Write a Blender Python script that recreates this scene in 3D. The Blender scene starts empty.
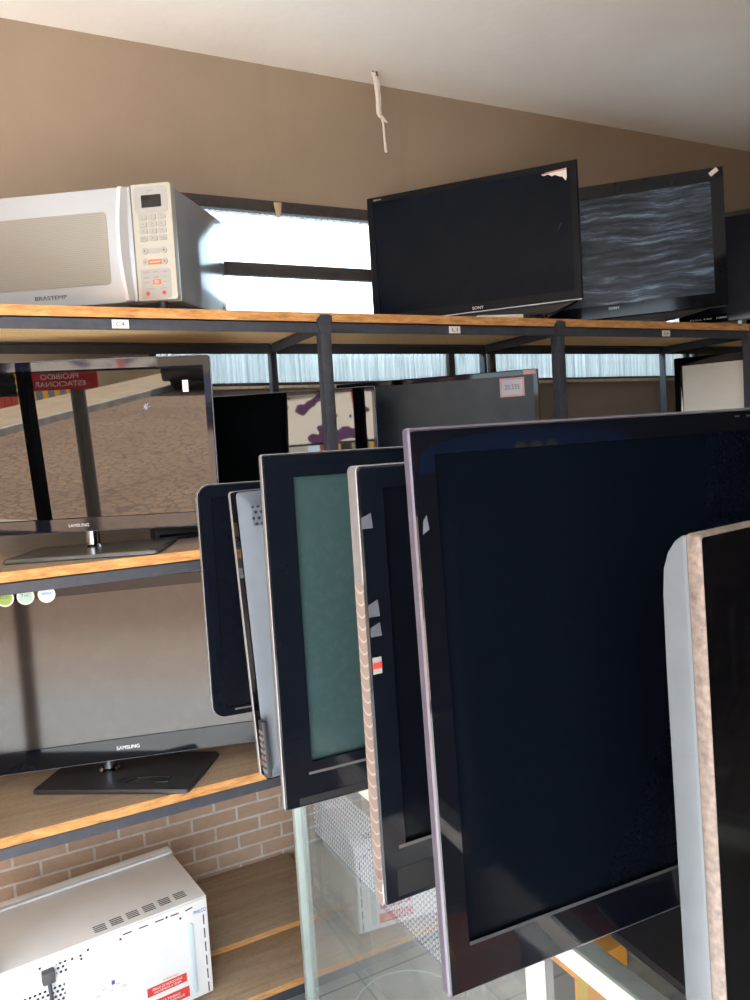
import bpy, bmesh, math, random
from mathutils import Matrix, Vector
random.seed(7)
SC = bpy.context.scene
COL = SC.collection
EYE = 1.75
rad = math.radians

# ------------------------------------------------------------------ materials
def lin(c):
    return tuple(((v/255)/12.92 if v/255 <= .04045 else ((v/255+.055)/1.055)**2.4) for v in c)

class NT:
    def __init__(s, m): s.t = m.node_tree
    def n(s, typ, **kw):
        k = s.t.nodes.new(typ)
        for a, b in kw.items(): setattr(k, a, b)
        return k
    def l(s, a, b): s.t.links.new(a, b)
    def val(s, sock, v):
        if isinstance(v, bpy.types.NodeSocket): s.l(v, sock)
        else: sock.default_value = v
    def math(s, op, a, b=0.0, c=None):
        k = s.n('ShaderNodeMath', operation=op); s.val(k.inputs[0], a); s.val(k.inputs[1], b)
        if c is not None: s.val(k.inputs[2], c)
        return k.outputs[0]
    def obj(s): return s.n('ShaderNodeTexCoord').outputs['Object']
    def xyz(s, v=None):
        k = s.n('ShaderNodeSeparateXYZ'); s.l(v or s.obj(), k.inputs[0]); return k.outputs
    def comb(s, x, y, z):
        k = s.n('ShaderNodeCombineXYZ')
        for i, v in enumerate((x, y, z)): s.val(k.inputs[i], v)
        return k.outputs[0]
    def mapping(s, v, scale=(1,1,1), loc=(0,0,0), rot=(0,0,0)):
        k = s.n('ShaderNodeMapping'); s.l(v, k.inputs[0])
        k.inputs['Scale'].default_value = scale; k.inputs['Location'].default_value = loc; k.inputs['Rotation'].default_value = rot
        return k.outputs[0]
    def noise(s, v, scale, detail=4, rough=.55):
        k = s.n('ShaderNodeTexNoise'); s.l(v, k.inputs['Vector'])
        k.inputs['Scale'].default_value = scale; k.inputs['Detail'].default_value = detail; k.inputs['Roughness'].default_value = rough
        return k.outputs[0]
    def ramp(s, f, stops, interp='LINEAR'):
        k = s.n('ShaderNodeValToRGB'); s.l(f, k.inputs[0]); cr = k.color_ramp; cr.interpolation = interp
        while len(cr.elements) < len(stops): cr.elements.new(.5)
        for e, (p, c) in zip(cr.elements, stops):
            e.position = p; e.color = (*c, 1) if len(c) == 3 else c
        return k.outputs[0]
    def mix(s, f, a, b):
        k = s.n('ShaderNodeMix', data_type='RGBA'); s.val(k.inputs['Factor'], f)
        s.val(k.inputs[6], (*a, 1) if isinstance(a, tuple) and len(a) == 3 else a)
        s.val(k.inputs[7], (*b, 1) if isinstance(b, tuple) and len(b) == 3 else b)
        return k.outputs[2]
    def bump(s, h, strength=.3, dist=.002):
        k = s.n('ShaderNodeBump'); s.l(h, k.inputs['Height']); k.inputs['Strength'].default_value = strength; k.inputs['Distance'].default_value = dist
        return k.outputs[0]

def new(name):
    m = bpy.data.materials.new(name); m.use_nodes = True
    nt = NT(m); p = m.node_tree.nodes['Principled BSDF']
    return m, nt, p

MATS = {}
def plain(name, rgb, rough=.5, metal=0, ior=None, vary=.06, vs=30, coat=0, bumpy=0, linear=False):
    if name in MATS: return MATS[name]
    m, nt, p = new(name)
    c = rgb if linear else lin(rgb)
    if vary:
        f = nt.noise(nt.obj(), vs, 4)
        lo = tuple(max(0, v*(1-vary)) for v in c); hi = tuple(min(1, v*(1+vary)) for v in c)
        nt.l(nt.ramp(f, [(.3, lo), (.7, hi)]), p.inputs['Base Color'])
        if bumpy: nt.l(nt.bump(f, bumpy), p.inputs['Normal'])
    else: p.inputs['Base Color'].default_value = (*c, 1)
    p.inputs['Roughness'].default_value = rough; p.inputs['Metallic'].default_value = metal
    if ior: p.inputs['IOR'].default_value = ior
    p.inputs['Coat Weight'].default_value = coat; p.inputs['Coat Roughness'].default_value = .03
    MATS[name] = m
    return m

def screen_mat(name, rgb, rough, ior, dust=.0, vs=60):
    m, nt, p = new(name); c = lin(rgb)
    o = nt.obj()
    f = nt.noise(o, vs, 5, .6)
    hi = tuple(v+dust for v in c)
    nt.l(nt.ramp(f, [(.45, c), (.8, hi)]), p.inputs['Base Color'])
    p.inputs['Roughness'].default_value = rough; p.inputs['IOR'].default_value = ior
    MATS[name] = m; return m

def wall_mat():
    m, nt, p = new('painted_plaster'); o = nt.obj()
    a = nt.noise(o, 1.3, 5, .6); b = nt.noise(o, 40, 3)
    c = nt.ramp(a, [(.3, lin((143,129,113))), (.7, lin((156,142,126)))])
    # drip runs below the ceiling and scattered marks
    d = nt.noise(nt.mapping(o, (14, 14, .8)), 1, 4, .6)
    dm = nt.ramp(d, [(.62, (0,0,0)), (.78, (.22,.22,.22))])
    c = nt.mix(dm, c, lin((132,116,98)))
    nt.l(c, p.inputs['Base Color']); p.inputs['Roughness'].default_value = .75
    nt.l(nt.bump(b, .25, .003), p.inputs['Normal']); return m

def ceiling_mat():
    m, nt, p = new('white_plaster'); o = nt.obj()
    a = nt.noise(o, 2.2, 6, .65); b = nt.noise(o, 28, 4)
    nt.l(nt.ramp(a, [(.25, lin((244,241,236))), (.75, lin((252,251,249)))]), p.inputs['Base Color'])
    p.inputs['Roughness'].default_value = .8; nt.l(nt.bump(b, .3, .004), p.inputs['Normal']); return m

def brick_mat():
    m, nt, p = new('brick_cladding'); x, y, z = nt.xyz()
    v = nt.comb(x, z, 0.0)
    k = nt.n('ShaderNodeTexBrick'); nt.l(v, k.inputs['Vector'])
    k.inputs['Scale'].default_value = 1; k.inputs['Brick Width'].default_value = .176; k.inputs['Row Height'].default_value = .0565
    k.inputs['Mortar Size'].default_value = .005; k.inputs['Mortar Smooth'].default_value = .15; k.inputs['Bias'].default_value = 0
    k.inputs['Color1'].default_value = (*lin((208,178,154)), 1); k.inputs['Color2'].default_value = (*lin((194,164,140)), 1)
    k.inputs['Mortar'].default_value = (*lin((226,220,212)), 1)
    f = nt.noise(v, 25, 5, .65)
    c = nt.mix(nt.ramp(f, [(.45, (0,0,0)), (.75, (.5,.5,.5))]), k.outputs['Color'], lin((178,146,122)))
    nt.l(c, p.inputs['Base Color']); p.inputs['Roughness'].default_value = .8
    inv = nt.math('SUBTRACT', 1.0, k.outputs['Fac'])
    nt.l(nt.bump(inv, .6, .006), p.inputs['Normal']); return m

def tile_mat():
    m, nt, p = new('floor_tile'); x, y, z = nt.xyz()
    s = .33; ox, oy = 1.501, 1.922
    fx = nt.math('ABSOLUTE', nt.math('SUBTRACT', nt.math('FRACT', nt.math('ADD', nt.math('DIVIDE', nt.math('SUBTRACT', x, ox), s), 100.5)), .5))
    fy = nt.math('ABSOLUTE', nt.math('SUBTRACT', nt.math('FRACT', nt.math('ADD', nt.math('DIVIDE', nt.math('SUBTRACT', y, oy), s), 100.5)), .5))
    g = nt.math('LESS_THAN', nt.math('MINIMUM', fx, fy), .012)
    f = nt.noise(nt.obj(), 9, 5)
    c = nt.mix(g, nt.ramp(f, [(.3, lin((182,182,178))), (.7, lin((202,202,198)))]), lin((96,94,92)))
    nt.l(c, p.inputs['Base Color']); p.inputs['Roughness'].default_value = .35; return m

def road_mat():
    m, nt, p = new('red_earth_cobbles'); o = nt.obj()
    v = nt.n('ShaderNodeTexVoronoi', feature='DISTANCE_TO_EDGE'); nt.l(o, v.inputs['Vector']); v.inputs['Scale'].default_value = 6
    e = nt.ramp(v.outputs['Distance'], [(.0, (0,0,0)), (.12, (1,1,1))])
    f = nt.noise(o, .6, 6, .6); f2 = nt.noise(o, 9, 4, .6)
    c = nt.mix(f2, lin((132,100,74)), lin((158,124,94)))
    c = nt.mix(nt.ramp(f, [(.4, (0,0,0)), (.7, (.6,.6,.6))]), c, lin((118,88,64)))
    c = nt.mix(e, lin((100,76,56)), c)
    nt.l(c, p.inputs['Base Color']); p.inputs['Roughness'].default_value = .9; return m

def wood_mat(name, c1, c2, axis_scale=(1.2, 14, 14), rough=.65):
    m, nt, p = new(name); o = nt.obj()
    f = nt.noise(nt.mapping(o, axis_scale), 3, 6, .65); g = nt.noise(o, 90, 3)
    c = nt.ramp(f, [(.3, lin(c1)), (.7, lin(c2))])
    c = nt.mix(nt.ramp(g, [(.5, (0,0,0)), (.75, (.35,.35,.35))]), c, lin(tuple(v*.7 for v in c1)))
    nt.l(c, p.inputs['Base Color']); p.inputs['Roughness'].default_value = rough
    nt.l(nt.bump(f, .2, .002), p.inputs['Normal']); return m

def osb_edge_mat():
    m, nt, p = new('raw_board_edge'); o = nt.obj()
    f = nt.noise(nt.mapping(o, (18, 60, 90)), 1, 6, .7)
    nt.l(nt.ramp(f, [(.25, lin((138,92,50))), (.5, lin((196,142,84))), (.75, lin((222,174,116)))]), p.inputs['Base Color'])
    p.inputs['Roughness'].default_value = .8; nt.l(nt.bump(f, .6, .004), p.inputs['Normal']); return m

def glass_mat(name, tint=(1,1,1), dust=.05, dustcol=(.75,.85,.85), rough=.02, refl=1.0):
    m, nt, p = new(name); t = nt.t; t.nodes.remove(p)
    out = [n for n in t.nodes if n.type == 'OUTPUT_MATERIAL'][0]
    tr = nt.n('ShaderNodeBsdfTransparent'); tr.inputs[0].default_value = (*tint, 1)
    gl = nt.n('ShaderNodeBsdfGlossy'); gl.inputs['Roughness'].default_value = rough
    df = nt.n('ShaderNodeBsdfDiffuse'); df.inputs[0].default_value = (*dustcol, 1)
    ge = nt.n('ShaderNodeNewGeometry'); dp = nt.n('ShaderNodeVectorMath', operation='DOT_PRODUCT')
    nt.l(ge.outputs['Normal'], dp.inputs[0]); nt.l(ge.outputs['Incoming'], dp.inputs[1])
    om = nt.math('SUBTRACT', 1.0, nt.math('MINIMUM', nt.math('ABSOLUTE', dp.outputs['Value']), 1.0))
    fres = nt.math('MINIMUM', nt.math('ADD', .09, nt.math('MULTIPLY', .9, nt.math('POWER', om, 3.0))), 1.0)
    a = nt.n('ShaderNodeMixShader'); f = nt.noise(nt.obj(), 7, 6, .7)
    d = nt.ramp(f, [(.3, (dust*.6,)*3), (.75, (dust*1.6,)*3)])
    nt.l(d, a.inputs[0]); nt.l(tr.outputs[0], a.inputs[1]); nt.l(df.outputs[0], a.inputs[2])
    b = nt.n('ShaderNodeMixShader'); nt.l(nt.math('MULTIPLY', fres, refl), b.inputs[0]); nt.l(a.outputs[0], b.inputs[1]); nt.l(gl.outputs[0], b.inputs[2])
    nt.l(b.outputs[0], out.inputs[0]); MATS[name] = m; return m

def window_glass_mat():
    m, nt, p = new('ribbed_window_glass'); t = nt.t; t.nodes.remove(p)
    out = [n for n in t.nodes if n.type == 'OUTPUT_MATERIAL'][0]
    tr = nt.n('ShaderNodeBsdfTransparent'); tr.inputs[0].default_value = (.88, .97, 1, 1)
    tl = nt.n('ShaderNodeBsdfTranslucent'); tl.inputs[0].default_value = (.86, .93, .93, 1)
    gl = nt.n('ShaderNodeBsdfGlossy'); gl.inputs['Roughness'].default_value = .1
    f = nt.noise(nt.mapping(nt.obj(), (60, 60, 2)), 1, 3)
    a = nt.n('ShaderNodeMixShader'); nt.l(nt.ramp(f, [(.3, (.30,)*3), (.75, (.65,)*3)]), a.inputs[0]); nt.l(tr.outputs[0], a.inputs[1]); nt.l(tl.outputs[0], a.inputs[2])
    b = nt.n('ShaderNodeMixShader'); b.inputs[0].default_value = .06; nt.l(a.outputs[0], b.inputs[1]); nt.l(gl.outputs[0], b.inputs[2])
    nt.l(b.outputs[0], out.inputs[0]); return m

def dots_mat(name, base, dot, pitch, radius, axes='xz', rough=.4, stagger=True, hole_transparent=False, metal=0):
    """perforated sheet: round holes in a grid, in object metres"""
    m, nt, p = new(name); s = dict(zip('xyz', nt.xyz()))
    a = nt.math('DIVIDE', s[axes[0]], pitch); b = nt.math('DIVIDE', s[axes[1]], pitch)
    row = nt.math('FLOOR', b)
    if stagger: a = nt.math('ADD', a, nt.math('MULTIPLY', row, .5))
    fa = nt.math('SUBTRACT', nt.math('FRACT', nt.math('ADD', a, 1000.0)), .5); fb = nt.math('SUBTRACT', nt.math('FRACT', nt.math('ADD', b, 1000.0)), .5)
    d = nt.math('SQRT', nt.math('ADD', nt.math('MULTIPLY', fa, fa), nt.math('MULTIPLY', fb, fb)))
    f = nt.math('LESS_THAN', d, radius)
    nt.l(nt.mix(f, lin(base), lin(dot)), p.inputs['Base Color'])
    p.inputs['Roughness'].default_value = rough; p.inputs['Metallic'].default_value = metal
    if hole_transparent:
        nt.l(nt.math('SUBTRACT', 1.0, f), p.inputs['Alpha'])
    return m, nt, p, f

WALL = wall_mat(); CEIL = ceiling_mat(); BRICK = brick_mat(); TILE = tile_mat(); ROAD = road_mat()
BOARD_TOP = wood_mat('dusty_board_top', (150,130,108), (178,158,134))
BOARD_UNDER = wood_mat('board_underside', (226,188,132), (242,214,166))
BOARD_EDGE = osb_edge_mat()
IRON = plain('painted_iron', (56,60,70), .5, 0, None, .2, 40)
BLACKG = plain('gloss_black', (8,9,14), .05, 0, 1.36, .1, 20)
BLUEBLK = plain('gloss_blue_black', (13,17,25), .08, 0, 1.33, .1, 20)
BLACKM = plain('matt_black', (14,16,22), .55, 0, None, .15, 80)
DARKGREY = plain('dark_grey_plastic', (52,54,60), .45, 0, None, .1, 60)
SILVER = plain('silver_plastic', (140,140,144), .35, .4, None, .08, 40)
CHROME = plain('chrome', (190,190,195), .12, 1, None, .05, 40)
WHITE = plain('white_paper', (232,230,226), .7, 0, None, .03, 40)
STRIPG = plain('strip_grey', (92,90,90), .35, .2)
TAPE = plain('tape_residue', (84,88,98), .5, 0, None, .15, 120)
LOGO = plain('logo_silver', (215,218,224), .3, .2, None, .02)
WENAMEL = plain('white_enamel', (226,228,230), .35, 0, None, .03, 8)
CREAM = plain('cream_plastic', (170,168,158), .4, 0, None, .03, 12)
PALEGREY = plain('pale_grey_print', (152,153,152), .5, 0, None, .03)
GREYINK = plain('grey_ink', (104,104,104), .6, 0, None, 0)
DARKINK = plain('dark_ink', (44,46,54), .6, 0, None, 0)
REDINK = plain('red_ink', (206,60,50), .6, 0, None, .05, 80)
ORANGEINK = plain('orange_ink', (206,98,52), .6, 0, None, .05)
BLUEINK = plain('blue_ink', (60,90,180), .6, 0, None, .05)
ALU = plain('white_aluminium', (232,234,232), .35, 0, None, .03, 14)
ALUG = plain('greenish_aluminium', (176,192,190), .35, .2, None, .06, 14)
GREYSHELL = plain('grey_shell_plastic', (98,106,114), .5, 0, None, .05, 30)
PALESHELL = plain('pale_blue_grey_plastic', (84,95,108), .5, 0, None, .06, 20)
ORANGE = plain('orange_card', (244,160,40), .6, 0, None, .06, 15)
DEEPORANGE = plain('deep_orange_plastic', (240,120,40), .3, 0, None, .06, 15)
YELLOW = plain('yellow_plastic', (226,190,40), .45, 0, None, .05, 15)

# ------------------------------------------------------------------ mesh helpers
class MB:
    def __init__(s): s.v = []; s.f = []; s.m = []
    def add(s, vs, fs, mi=0):
        o = len(s.v); s.v += [tuple(v) for v in vs]
        for f in fs: s.f.append(tuple(i+o for i in f)); s.m.append(mi)
        return s
    def box(s, x0, x1, y0, y1, z0, z1, mi=0, mtop=None, mbot=None):
        v = [(x0,y0,z0),(x1,y0,z0),(x1,y1,z0),(x0,y1,z0),(x0,y0,z1),(x1,y0,z1),(x1,y1,z1),(x0,y1,z1)]
        s.add(v, [(0,1,5,4),(1,2,6,5),(2,3,7,6),(3,0,4,7)], mi)
        o = len(s.v)-8
        s.f.append(tuple(o+i for i in (4,5,6,7))); s.m.append(mi if mtop is None else mtop)
        s.f.append(tuple(o+i for i in (3,2,1,0))); s.m.append(mi if mbot is None else mbot)
        return s
    def prism(s, poly, a0, a1, axis='y', mi=0):
        """poly: 2D points in the plane across axis, ccw; extruded a0..a1"""
        def P(p, a):
            if axis == 'y': return (p[0], a, p[1])
            if axis == 'x': return (a, p[0], p[1])
            return (p[0], p[1], a)
        n = len(poly); vs = [P(p, a0) for p in poly]+[P(p, a1) for p in poly]
        fs = [tuple(range(n))[::-1], tuple(range(n, 2*n))]+[(i, (i+1)%n, (i+1)%n+n, i+n) for i in range(n)]
        return s.add(vs, fs, mi)
    def loops(s, ls, mi=0, closed=False, capa=False, capb=False):
        n = len(ls[0]); vs = [p for l in ls for p in l]; fs = []
        k = len(ls)
        for j in range(k if closed else k-1):
            a, b = j*n, ((j+1) % k)*n
            for i in range(n): fs.append((a+i, a+(i+1)%n, b+(i+1)%n, b+i))
        if capa: fs.append(tuple(range(n))[::-1])
        if capb: fs.append(tuple(range((k-1)*n, k*n)))
        return s.add(vs, fs, mi)
    def tube(s, pts, r, seg=8, mi=0):
        pts = [Vector(p) for p in pts]; ls = []
        for i, p in enumerate(pts):
            t = (pts[min(i+1, len(pts)-1)]-pts[max(i-1, 0)]).normalized()
            up = Vector((0,0,1)) if abs(t.z) < .95 else Vector((1,0,0))
            a = t.cross(up).normalized(); b = a.cross(t)
            rr = r[i] if isinstance(r, (list, tuple)) else r
            ls.append([tuple(p+a*math.cos(k*2*math.pi/seg)*rr+b*math.sin(k*2*math.pi/seg)*rr) for k in range(seg)])
        return s.loops(ls, mi, capa=True, capb=True)
    def lathe(s, prof, c=(0,0,0), seg=32, mi=0, axis='z'):
        ls = []
        for r, h in prof:
            l = []
            for k in range(seg):
                a = 2*math.pi*k/seg; x, y = r*math.cos(a), r*math.sin(a)
                l.append((c[0]+x, c[1]+y, c[2]+h) if axis == 'z' else (c[0]+x, c[1]-h, c[2]+y))
            ls.append(l)
        return s.loops(ls, mi, capa=True, capb=True)
    def build(s, name, mats, parent=None, mat=None, bevel=0, smooth=False, loc=None):
        me = bpy.data.meshes.new(name)
        vs = [mat @ Vector(v) for v in s.v] if mat is not None else s.v
        me.from_pydata([tuple(v) for v in vs], [], s.f); 
        for m in (mats if isinstance(mats, (list, tuple)) else [mats]): me.materials.append(m)
        for p, mi in zip(me.polygons, s.m): p.material_index = mi
        bm = bmesh.new(); bm.from_mesh(me)
        bmesh.ops.recalc_face_normals(bm, faces=bm.faces)
        if bevel:
            es = [e for e in bm.edges if len(e.link_faces) == 2 and e.calc_face_angle(0) > .6]
            bmesh.ops.bevel(bm, geom=es, offset=bevel, segments=2, profile=.5, affect='EDGES', clamp_overlap=True)
        if smooth or bevel:
            for f in bm.faces: f.smooth = True
            for e in bm.edges:
                if len(e.link_faces) == 2 and e.calc_face_angle(0) > .7: e.smooth = False
        bm.to_mesh(me); bm.free(); me.update()
        o = bpy.data.objects.new(name, me); COL.objects.link(o)
        if parent: o.parent = parent
        if loc: o.location = loc
        return o

def tag(o, label, cat, group=None, kind=None):
    o['label'] = label; o['category'] = cat
    if group: o['group'] = group
    if kind: o['kind'] = kind
    return o
def thing(name, label, cat, loc, rz=0, group=None):
    o = bpy.data.objects.new(name, None); COL.objects.link(o); o.empty_display_size = .1
    o.location = loc; o.rotation_euler = (0, 0, rz)
    return tag(o, label, cat, group)
def struct(o):
    o['kind'] = 'structure'; return o

def rrect(w, h, r, n=5, cx=0, cz=0, y=0):
    """rounded rectangle loop in xz, centred on cx, cz"""
    pts = []
    for (sx, sz, a0) in ((1,1,0),(-1,1,90),(-1,-1,180),(1,-1,270)):
        for k in range(n):
            a = rad(a0+90*k/(n-1))
            pts.append((cx+sx*(w/2-r)+r*math.cos(a), y, cz+sz*(h/2-r)+r*math.sin(a)))
    return pts

def text_part(name, s, height, M, mat, parent, width=None, depth=.0006, spacing=1.0):
    """letters standing in the local xz plane of M, facing -y, centred"""
    cu = bpy.data.curves.new(name, 'FONT'); cu.body = s; cu.size = 1; cu.align_x = 'CENTER'; cu.align_y = 'CENTER'; cu.space_character = spacing
    t = bpy.data.objects.new(name+'_tmp', cu); COL.objects.link(t)
    dg = bpy.context.evaluated_depsgraph_get(); me = bpy.data.meshes.new_from_object(t.evaluated_get(dg))
    bpy.data.objects.remove(t); bpy.data.curves.remove(cu)
    xs = [v.co.x for v in me.vertices]; ys = [v.co.y for v in me.vertices]
    if not xs: return None
    sz = height/(max(ys)-min(ys)); sx = sz if width is None else width/(max(xs)-min(xs))
    cx = (max(xs)+min(xs))/2; cy = (max(ys)+min(ys))/2
    for v in me.vertices:
        v.co = M @ Vector(((v.co.x-cx)*sx, -depth, (v.co.y-cy)*sz))
    me.materials.clear(); me.materials.append(mat)
    o = bpy.data.objects.new(name, me); COL.objects.link(o); o.parent = parent
    return o

def rot(yaw, lean, roll):
    return Matrix.Rotation(rad(yaw), 4, 'Z') @ Matrix.Rotation(rad(-lean), 4, 'X') @ Matrix.Rotation(rad(roll), 4, 'Y')

# ------------------------------------------------------------------ setting
YW = 2.9; ZC = EYE+1.503; XL, XR, YF = -4.3, 6.0, -1.2
struct(MB().box(XL, XR, YF, YW, -.06, 0).build('floor', TILE))
struct(MB().box(XL-.15, XR+.15, YF-.6, YW+.15, ZC, ZC+.12).build('ceiling', CEIL))
# back wall with the strip window opening
WX0, WX1, WZ0, WZ1 = .60, 3.47, 2.02, 2.722
wb = MB()
wb.box(XL, WX0, YW, YW+.15, 0, ZC).box(WX1, XR, YW, YW+.15, 0, ZC)
wb.box(WX0, WX1, YW, YW+.15, 0, WZ0).box(WX0, WX1, YW, YW+.15, WZ1, ZC)
struct(wb.build('wall_back', WALL))
struct(MB().box(XL, XR, YW-.012, YW, 0, 1.20).build('trim_1', BRICK))
struct(MB().box(XL-.15, XL, YF, YW+.15, 0, ZC).build('wall_left', WALL))
struct(MB().box(XR, XR+.15, YF, YW+.15, 0, ZC).build('wall_right', WALL))
DARKWALL = plain('dark_shop_front', (70,62,58), .6, 0, None, .1, 6)
struct(MB().box(.12, XR, YF-.15, YF, 0, ZC).box(XL, .12, YF-.15, YF, 3.02, ZC).build('wall_front', DARKWALL))
# window: iron frame, mullions and ribbed panes
FR = plain('window_iron', (54,50,50), .6, 0, None, .25, 60)
win = struct(MB().box(WX0, WX1, YW-.012, YW+.03, WZ1-.032, WZ1+.012).box(WX0, WX1, YW-.005, YW+.03, WZ0, WZ0+.014)
   .box(WX0, WX0+.025, YW-.004, YW+.029, WZ0, WZ1).box(WX1-.025, WX1, YW-.004, YW+.029, WZ0, WZ1).build('window_1', FR))
mul = MB().box(WX0, WX1, YW-.008, YW+.028, 2.447, 2.495)
mul.build('mid_bar', FR, win, bevel=.004)
for a, b in ((1.893,1.925),(2.114,2.147),(3.377,3.405)):
    MB().box(a, b, YW-.006, YW+.028, WZ0, WZ1).build('mullion', FR, win, bevel=.003)
WG = window_glass_mat()
def ribbed(x0, x1, z0, z1):
    n = int((x1-x0)/.0055); mb = MB(); top = []; vs = []
    for i in range(n+1):
        x = x0+(x1-x0)*i/n; y = YW+.016+.004*math.sin(i*math.pi/2)
        vs += [(x, y, z0), (x, y, z1)]
    mb.add(vs, [(2*i, 2*i+2, 2*i+3, 2*i+1) for i in range(n)])
    return mb.build('pane', WG, win)
xs = [WX0+.025, 1.893, 1.925, 2.114, 2.147, 3.377, 3.405, WX1-.025]
for a, b in zip(xs[0::2], xs[1::2]):
    ribbed(a, b, WZ0+.014, 2.447); ribbed(a, b, 2.495, WZ1-.032)
MB().prism([(1.118,2.728),(1.150,2.728),(1.146,2.690),(1.136,2.668),(1.128,2.672),(1.122,2.70)], YW-.022, YW-.013, 'y').build('paint_drip', plain('beige_paint', (196,172,140), .8), win, bevel=.002)
MB().add([(WX0,YW-.03,WZ0-.012),(WX1,YW-.03,WZ0-.012),(WX1,YW+.03,WZ0-.012),(WX0,YW+.03,WZ0-.012),(WX0,YW-.026,WZ0),(WX1,YW-.03,WZ0+.002),(WX1,YW+.03,WZ0),(WX0,YW+.03,WZ0)],
   [(0,1,2,3),(4,5,6,7),(0,1,5,4),(2,3,7,6),(1,2,6,5),(3,0,4,7)]).build('window_sill', plain('rough_mortar', (206,190,166), .9, 0, None, .2, 40, bumpy=.6), win)

# outside: street, sidewalk, fence, pavement added for bounce, wall added for window shade
sl = math.tan(rad(2.5))
def gz(y): return -.02 if y > -3 else -.02+sl*(-y-3)
st = MB(); ysr = [12, 3.05, -1.3, -3, -40]
for a, b in zip(ysr[:-1], ysr[1:]):
    if a == 3.05: 
        st.add([(-45,b,gz(b)),(XL-.15,b,gz(b)),(XL-.15,a,gz(a)),(-45,a,gz(a))], [(0,1,2,3)]); continue
    st.add([(-45,b,gz(b)),(40,b,gz(b)),(40,a,gz(a)),(-45,a,gz(a))], [(0,1,2,3)])
struct(st.build('street_ground', ROAD))
struct(MB().add([(-40,-3.0,-.001),(40,-3.0,-.001),(40,-1.2,-.001),(-40,-1.2,-.001),(-40,-3.0,-.06),(40,-3.0,-.06),(40,-1.2,-.06),(-40,-1.2,-.06)], [(0,1,2,3),(7,6,5,4),(0,4,5,1),(2,6,7,3),(1,5,6,2),(3,7,4,0)]).build('bounce_pavement', plain('dusty_concrete', (178,156,138), .9, 0, None, .12, 3)))  # strip added to bounce neutral daylight into the shop
PAVE = plain('pavement_dirt', (176,150,118), .9, 0, None, .15, 2)
pv = MB()
def slopebox(x0, x1, y0, y1, h0, h1):
    return [(x0,y0,gz(y0)+h0),(x1,y0,gz(y0)+h0),(x1,y1,gz(y1)+h0),(x0,y1,gz(y1)+h0),(x0,y0,gz(y0)+h1),(x1,y0,gz(y0)+h1),(x1,y1,gz(y1)+h1),(x0,y1,gz(y1)+h1)]
BF = [(0,1,5,4),(1,2,6,5),(2,3,7,6),(3,0,4,7),(4,5,6,7),(3,2,1,0)]
pv.add(slopebox(-12.6, -10.15, -34, -3, -.1, .14), BF)
struct(pv.build('sidewalk', PAVE))
struct(MB().add(slopebox(-10.15, -10.0, -34, -3, -.1, .15), BF).build('kerb', plain('kerb_stone', (170,164,150), .9, 0, None, .3, 3)))
# striped boundary fence: one thing, its boards as parts
fl = thing('board_fence', 'fence of red, yellow and grey upright boards across the street', 'fence', (-12.5, -12.6, gz(-12.6)+.14))
fc = [plain('fence_red', (176,62,44), .7), plain('fence_yellow', (214,164,60), .7), plain('fence_slate', (112,122,138), .7)]
y = -10.9; i = 0
while y > -14.2:
    yy = y-12.6*0
    z0 = gz(y)-(gz(-12.6)+.14)+.14
    MB().box(-.03, .03, y-.21+12.6, y+12.6, z0, z0+1.9).build('board', fc[0] if y > -11.5 else (fc[1] if i % 2 else fc[2]), fl)
    y -= .225; i += 1
hs = thing('street_house', 'pale house with a dark doorway beyond the striped fence', 'house', (-12.9, -7.5, gz(-7.5)))
MB().box(-2, .3, -3, 3.0, 0, 3.2).build('wall', plain('house_paint', (196,190,178), .8), hs)
MB().box(.3, .34, -1.0, -.1, .1, 2.2).build('door', plain('house_door', (150,140,128), .7), hs)
MB().prism([(-3.2,3.2),(3.2,3.2),(3.2,3.35),(0,4.3),(-3.2,3.35)], -2.2, .6, 'x').build('roof', plain('house_roof', (150,92,70), .8), hs)
ow = thing('boundary_wall', 'long weathered olive plaster wall further up the street', 'wall', (-12.5, -20, gz(-20)))
MB().add([(x+0, y, gz(y+(-20))-gz(-20)+h) for (x, y, h) in ((-.1,-12,0),(.1,-12,0),(.1,5.6,0),(-.1,5.6,0),(-.1,-12,2.6),(.1,-12,2.6),(.1,5.6,2.6),(-.1,5.6,2.6))], BF).build('masonry', plain('olive_plaster', (150,132,100), .9, 0, None, .25, 1.2), ow)
MB().add([(x+0, y, gz(y+(-20))-gz(-20)+h) for (x, y, h) in ((-.16,-12,2.6),(.16,-12,2.6),(.16,5.6,2.6),(-.16,5.6,2.6),(-.16,-12,2.68),(.16,-12,2.68),(.16,5.6,2.68),(-.16,5.6,2.68))], BF).build('coping', plain('coping_stone', (180,168,146), .9), ow)
NB = plain('shade_wall_paint', (118,146,152), .9, 0, None, .05, 1)
nb = thing('window_shade_wall', 'pale blue grey wall added close behind the ribbed strip window to darken its lower band', 'wall', (2, 3.45, 0))  # added wall, set close to shade the lower window panes
MB().box(-8, 8, 0, .2, 0, 2.34).build('masonry', NB, nb)
MB().box(-8, 8, -.04, .24, 2.34, 2.40).build('coping', plain('coping_grey', (160,160,156), .9), nb)
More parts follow.
